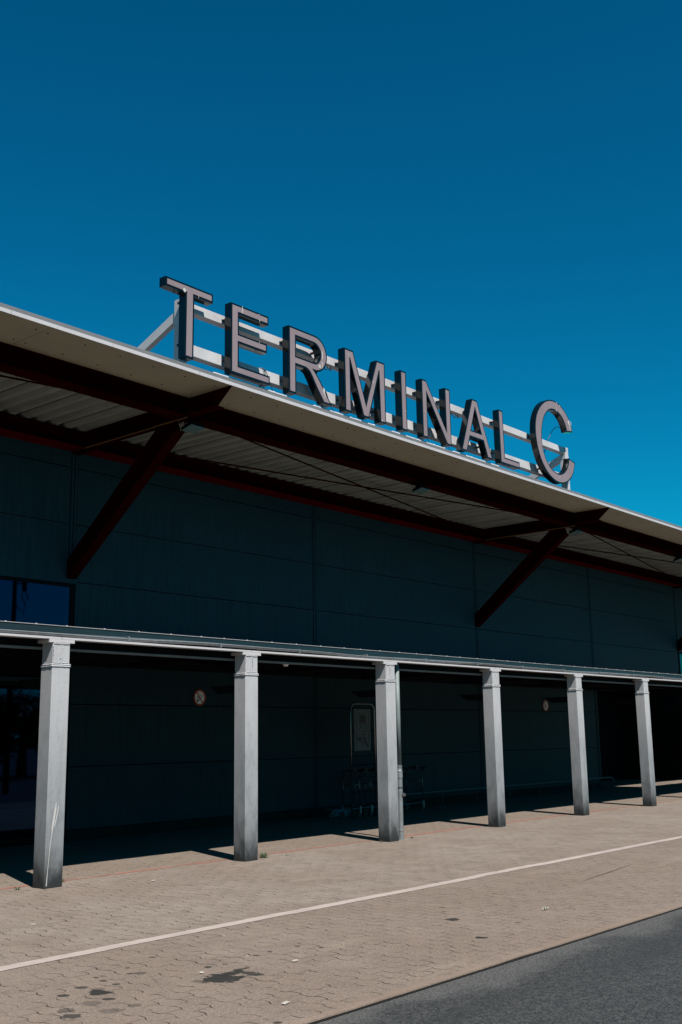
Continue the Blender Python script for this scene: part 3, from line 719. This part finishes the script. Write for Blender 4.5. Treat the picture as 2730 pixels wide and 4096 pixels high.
def picto(fn):
    m = MB(); fn(m); bmesh.ops.translate(m.bm, vec=(-.04, 0, 0), verts=m.bm.verts[:]); m.build('pictogram', 'sign_black', pl)
Y0, Y1 = -.033, -.0285
def P1_(m):
    cz = 2.13
    m.prism([rrect(0, cz, .44, .42, .04), rrect(0, cz, .425, .405, .034)[::-1]], yz, Y0, Y1)
    m.box((-.115, Y0, cz-.085), (-.10, Y1, cz+.15)).box((-.155, Y0, cz+.14), (-.10, Y1, cz+.155)).box((-.115, Y0, cz-.10), (.17, Y1, cz-.085))
    m.box((-.075, Y0, cz-.075), (-.045, Y1, cz+.08)).box((-.035, Y0, cz-.075), (.075, Y1, cz+.085)).box((.085, Y0, cz-.075), (.12, Y1, cz+.08))
    m.box((-.01, Y0, cz+.086), (.0, Y1, cz+.11)).box((.04, Y0, cz+.086), (.05, Y1, cz+.11)).box((-.01, Y0, cz+.111), (.05, Y1, cz+.12))
    m.disc((-.055, cz-.15), .033, Y0, Y1, 20, .017); m.disc((.11, cz-.15), .033, Y0, Y1, 20, .017)
def P2_(m):
    cz = 1.67
    m.prism([rrect(0, cz, .44, .42, .04), rrect(0, cz, .425, .405, .034)[::-1]], yz, Y0, Y1)
    m.prism([catmull([(-.19, cz+.06), (-.10, cz+.075), (-.03, cz+.06), (-.01, cz+.03), (-.05, cz+.01), (-.03, cz-.05), (-.06, cz-.05), (-.10, cz-.02), (-.18, cz-.01), (-.195, cz+.02)], 3)], yz, Y0, Y1)
    m.prism([catmull([(0, cz+.05), (.05, cz+.08), (.10, cz+.06), (.14, cz-.03), (.19, cz-.13), (.14, cz-.17), (.10, cz-.10), (.05, cz-.02), (.01, cz+.01), (.04, cz+.035)], 3)], yz, Y0, Y1)
    for a, b in ((-.01, .12), (.065, .135), (.01, -.07)): m.disc((a, cz+b), .026, Y0, Y1, 16)
    m.box((-.025, Y0, cz-.17), (-.017, Y1, cz-.055))
picto(P1_); picto(P2_)
def trolley():
    r = empty('luggage_trolley', (0, 0, 0), 'x', 'trolley', 'luggage trolleys nested in a row')
    m = MB()
    for s_ in (-1, 1): m.tube([(0, s_*.24, .15), (0, s_*.24, .88), (.05, s_*.24, .96)], .014, 8)
    m.tube([(0, -.24, .70), (0, .24, .70)], .010, 8); m.build('upright_frame', 'steel', r, smooth=True)
    m = MB(); m.tube([(.05, -.27, .97), (.17, -.27, .99), (.19, 0, .99), (.17, .27, .99), (.05, .27, .97)], .017, 8).box((.03, -.05, .96), (.17, .05, 1.04)); m.build('handle', 'black', r)
    m = MB()
    for s_ in (-.23, -.115, 0, .115, .23): m.tube([(-.02, s_, .86), (-.20, s_, .84), (-.22, s_, .76), (-.02, s_, .74)], .005, 6)
    m.tube([(-.20, -.23, .84), (-.20, .23, .84)], .006, 6); m.build('basket', 'steel', r)
    m = MB()
    for s_ in (-1, 1): m.tube([(.02, s_*.26, .20), (-.55, s_*.20, .19), (-.80, s_*.12, .18)], .015, 8)
    m.tube([(-.80, -.12, .18), (-.80, .12, .18)], .015, 8).tube([(-.4, -.21, .19), (-.4, .21, .19)], .010, 8).tube([(-.1, -.24, .2), (-.1, .24, .2)], .010, 8)
    m.build('deck', 'steel', r)
    m = MB(); m.box((-.03, -.285, .09), (.02, -.245, .24)).box((-.03, .245, .09), (.02, .285, .24)); m.build('bumper', 'galv', r, bevel=.004)
    for p in ((0, -.23), (0, .23), (-.72, 0)):
        m = MB(); m.tube([(p[0], p[1]-.015, .07), (p[0], p[1]+.015, .07)], .068, 16); m.build('wheel', 'black', r)
    return r
t1 = trolley(); t1.location = (13.35, 4.25, 0); t1['label'] = 'luggage trolley seen just right of the third column and its downpipe'
for i, (px, lb) in enumerate(((12.25, 'luggage trolley hidden mostly behind the third column'), (11.85, 'luggage trolley just left of the third column, nearest behind it'), (11.45, 'luggage trolley in the middle of the three left of the third column'), (11.05, 'leftmost luggage trolley, directly under the trolley pictogram stand'))):
    c = copy_tree(t1); c.location = (px, 4.3, 0); c['label'] = lb

# ------------------------------------------------------------------ guard rail along the wall
gr = empty('guard_rail', (14, 4.75, 0), 'low steel wheel guard rail along the foot of the dark wall', 'rail')
m = MB(); m.tube([(-.6, 0, .352), (10.55, 0, .352), (10.72, 0, .33), (10.78, 0, .25), (10.78, 0, 0)], .02, 10); m.build('rail_bar', 'rail', gr, smooth=True)
for px in (15.2, 16.81, 18.46, 20.09, 21.74, 23.37):
    m = MB(); m.tube([(px-14, 0, 0), (px-14, 0, .334)], .018, 8); m.build('post', 'railpost', gr)

# ------------------------------------------------------------------ downpipe behind column three
dp = empty('downpipe', (7.345, .13, 0), 'grey rainwater downpipe standing against the back of the third column', 'downpipe')
m = MB(); zz = [(.0, .053), (.02, .053), (.14, .053), (.145, .058), (.16, .058), (.165, .05), (.78, .05), (.785, .052), (1.02, .052), (1.03, .058), (1.16, .058), (1.17, .05), (1.22, .05), (1.225, .056), (1.245, .056), (1.25, .044), (3.0, .044)]
lowp = [(z_, r_) for z_, r_ in zz if z_ <= 1.245]; m.tube([(0, 0, z_) for z_, _ in lowp], .05, 16, radii=[r_ for _, r_ in lowp]); m.build('cleaning_section', 'galv', dp, smooth=False)
m = MB(); m.tube([(0, 0, 1.246), (0, 0, 3.0)], .044, 16); m.build('pipe', 'pipe', dp, smooth=True)
m = MB(); m.tube([(0, 0, .86), (0, 0, .885)], .058, 16).box((-.03, .045, .862), (.03, .085, .883)).tube([(.0, -.05, .76), (.055, -.07, .74)], .03, 10); m.build('clamp', 'steel', dp)

# ------------------------------------------------------------------ small things
bl = empty('bulkhead_lamp', (4.98, .62, 2.90), 'small round white lamp under the canopy right of the second column', 'lamp')
m = MB(); m.tube([(0, 0, .11), (0, 0, .03), (0, 0, 0)], .05, 16, radii=[.055, .05, .035]); m.build('lamp_body', 'sign_white', bl, smooth=False)
m = MB(); m.tube([(0, 0, .111), (0, 0, .125)], .065, 16); m.build('lamp_base', 'dark', bl)
m = MB(); bmesh.ops.create_icosphere(m.bm, subdivisions=4, radius=1)
q = random.Random(9)
from mathutils import noise as mnoise
for v in m.bm.verts:
    d = v.co.normalized(); k = 1+.35*mnoise.noise(d*2.3+Vector((3, 1, 2)))+.15*mnoise.noise(d*6)+.06*mnoise.noise(d*15)
    v.co = Vector((d.x*.26*k, d.y*.15*k, max(0, (d.z*.13*k+.07))))
o = m.build('plastic_bag', 'bag', smooth=True); o.location = (11.0, 4.55, .001); tag(o, 'crumpled pale blue plastic bag lying on the dark floor left of the trolleys', 'bag')
def weed(loc, n, h, lb, seed):
    q = random.Random(seed); m = MB()
    for i in range(n):
        a = q.uniform(0, 6.28); l = h*q.uniform(.6, 1.2); w_ = h*.12; d = Vector((math.cos(a), math.sin(a), 0)); s_ = Vector((-d.y, d.x, 0)); e = q.uniform(.35, 1.0)
        p0 = d*.01; p1 = d*l*.5+Vector((0, 0, l*.6*e)); p2 = d*l+Vector((0, 0, l*.35*e))
        vs = [m.bm.verts.new(p) for p in (p0, p1-s_*w_, p2, p1+s_*w_)]; m.bm.faces.new(vs)
    o = m.build('weed', 'leaf'); o.location = loc; tag(o, lb, 'weed', 'weeds between the paving blocks')
weed((3.98, .16, .001), 26, .11, 'spiky green weed growing just right of the second column foot', 1)
weed((.50, .35, .001), 14, .07, 'tiny green weed just right of the first column foot', 2)
weed((-.22, .22, .001), 12, .06, 'tiny green weed just left of the first column foot', 3)
weed((4.33, .02, .001), 8, .05, 'dark green sprig right of the spiky weed by the second column', 4)
weed((6.78, .12, .001), 10, .05, 'flat dry sprig at the left of the third column foot', 5)
weed((7.62, .10, .001), 16, .05, 'dry sprig at the right of the third column foot', 6)
def scrap(x, y, w_, l_, rz, name, mat, lb, cat, grp=None, curl=.01):
    w_ *= .6; l_ *= .6; curl *= .6
    m = MB(); n = 5; rows = []
    for i in range(n+1):
        t_ = i/n-.5; zz = .006+curl*math.sin(i*1.7)**2
        rows.append([m.bm.verts.new((t_*l_, -w_/2, zz)), m.bm.verts.new((t_*l_, w_/2, zz+.003))])
    for a, b in zip(rows, rows[1:]): m.bm.faces.new((a[0], b[0], b[1], a[1]))
    o = m.build(name, mat); sf = o.modifiers.new('thick', 'SOLIDIFY'); sf.thickness = .0015
    o.location = (x, y, 0); o.rotation_euler = (0, 0, rz); tag(o, lb, cat, grp)
scrap(-2.50, -6.33, .05, .11, .3, 'paper_scrap', 'paper', 'white paper scrap nearest the kerb at the bottom edge', 'litter', 'paper scraps on the paving')
scrap(-1.42, -5.43, .05, .09, .1, 'paper_scrap', 'paper', 'crumpled white paper scrap in the middle of the paving', 'litter', 'paper scraps on the paving')
scrap(1.95, -5.77, .04, .14, -.2, 'paper_scrap', 'paper', 'bent white paper scrap close to the asphalt on the right', 'litter', 'paper scraps on the paving', .05)
scrap(-2.17, -5.15, .05, .06, .5, 'paper_scrap', 'paper', 'faint white scrap just right of the largest oil stain', 'litter', 'paper scraps on the paving')
scrap(-1.62, -2.15, .02, .08, -.5, 'cigarette_end', 'butt', 'cigarette end lying left of centre between columns and white line', 'litter')
scrap(1.25, -.55, .05, .11, .2, 'paper_scrap', 'paper', 'white scrap in front of the red line right of the first column', 'litter', 'paper scraps on the paving')

# ------------------------------------------------------------------ reflected lamp post and trees; tall trees added to block low sky
lp = empty('street_lamp', (13.8, -12, 0), 'tall street lamp standing across the road, mirrored in the upper window', 'street lamp')
m = MB(); m.tube([(0, 0, 0), (0, 0, 4), (0, 0, 8.6)], .07, 12, radii=[.12, .10, .07]); m.build('pole', 'dark', lp)
m = MB(); m.tube([(0, 0, 8.5), (-.3, .3, 8.75), (-.9, .9, 8.8)], .035, 8).box((-1.2, .85, 8.74), (-.85, 1.2, 8.86)); m.build('lamp_arm', 'dark', lp)
m = MB(); m.tube([(0, 0, 7.3), (.35, .1, 7.3)], .03, 8).tube([(.35, .1, 7.05), (.35, .1, 7.4)], .09, 10); m.build('camera_unit', 'dark', lp)
m = MB(); m.tube([(.35, .1, 7.1), (.52, .1, 6.8), (.38, .1, 6.6), (.24, .1, 6.85), (.33, .1, 7.1)], .022, 6).tube([(.40, .1, 6.65), (.35, .1, 6.2), (.06, .05, 6.5)], .018, 6); m.build('cable_loop', 'black', lp)
def tree(x, y, h, r, seed, lb):
    q = random.Random(seed); t_ = empty('tree', (x, y, 0), lb, 'tree', 'trees across the road')
    m = MB(); m.tube([(0, 0, 0), (.1, 0, h*.3), (0, .1, h*.7)], .2, 10, radii=[.28, .2, .08])
    for i in range(7):
        a = q.uniform(0, 6.28); z0 = h*q.uniform(.25, .6); m.tube([(0, 0, z0), (math.cos(a)*r*.35, math.sin(a)*r*.35, z0+h*.12), (math.cos(a)*r*.7, math.sin(a)*r*.7, z0+h*.2)], .06, 6, radii=[.09, .06, .03])
    m.build('trunk', 'bark', t_)
    m = MB(); cl = []
    for i in range(26):
        a = q.uniform(0, 6.28); e = q.uniform(-.7, 1); rr_ = r*q.uniform(.35, .9); cl.append((Vector((math.cos(a)*rr_*math.sqrt(max(0, 1-e*e*.8)), math.sin(a)*rr_*math.sqrt(max(0, 1-e*e*.8)), h*.62+e*h*.33)), r*q.uniform(.22, .42)))
    for c_, cr in cl:
        for k in range(170):
            d = Vector((q.gauss(0, 1), q.gauss(0, 1), q.gauss(0, 1))).normalized()*cr*q.uniform(.5, 1.05); p = c_+d; s_ = q.uniform(.08, .16)
            a = Vector((q.gauss(0, 1), q.gauss(0, 1), q.gauss(0, 1))).normalized()*s_; b = a.cross(d).normalized()*s_*.7
            m.bm.faces.new([m.bm.verts.new(p+v) for v in (-a, b, a, -b)])
    m.build('crown', 'foliage', t_); return t_
kinds = {}
def plant(x, y, k, lb, sc=1.0, rz=0.0):
    h, r = {'tall': (12.5, 4.6), 'mid': (9.2, 3.9), 'low': (3.7, 2.6)}[k]
    if k not in kinds: kinds[k] = tree(x, y, h, r, len(kinds)+20, lb); return
    c = copy_tree(kinds[k]); c.location = (x, y, 0); c.rotation_euler = (0, 0, rz); c.scale = (sc, sc, sc); c['label'] = lb
ords = ['first', 'second', 'third', 'fourth', 'fifth', 'sixth', 'seventh', 'eighth', 'ninth', 'tenth', 'eleventh', 'twelfth']
q = random.Random(31)
for i, x in enumerate((-34, -27, -20, -13, -6, 0)): plant(x, -29+q.uniform(-1.5, 1.5), 'tall', 'tall tree added to block low sky, %s from the left in the row across the road' % ords[i], q.uniform(.92, 1.08), q.uniform(0, 6))
for i, x in enumerate((7, 13, 18.8)): plant(x, -28.5+q.uniform(-1, 1), 'mid', 'middle sized tree, %s from the left of its three, before the gap in the row' % ords[i], q.uniform(.95, 1.03), q.uniform(0, 6))
for i, x in enumerate((22.5, 25.5, 28.5, 31.5)): plant(x, -28.5, 'low', 'low bush-like tree, %s from the left in the gap of the row' % ords[i], q.uniform(.93, 1.05), q.uniform(0, 6))
for i, x in enumerate((37, 44, 51, 58, 65, 72)): plant(x, -29+q.uniform(-1.5, 1.5), 'tall', 'tall tree added beyond the gap to block low sky, %s from the gap in the row' % ords[i], q.uniform(.92, 1.08), q.uniform(0, 6))
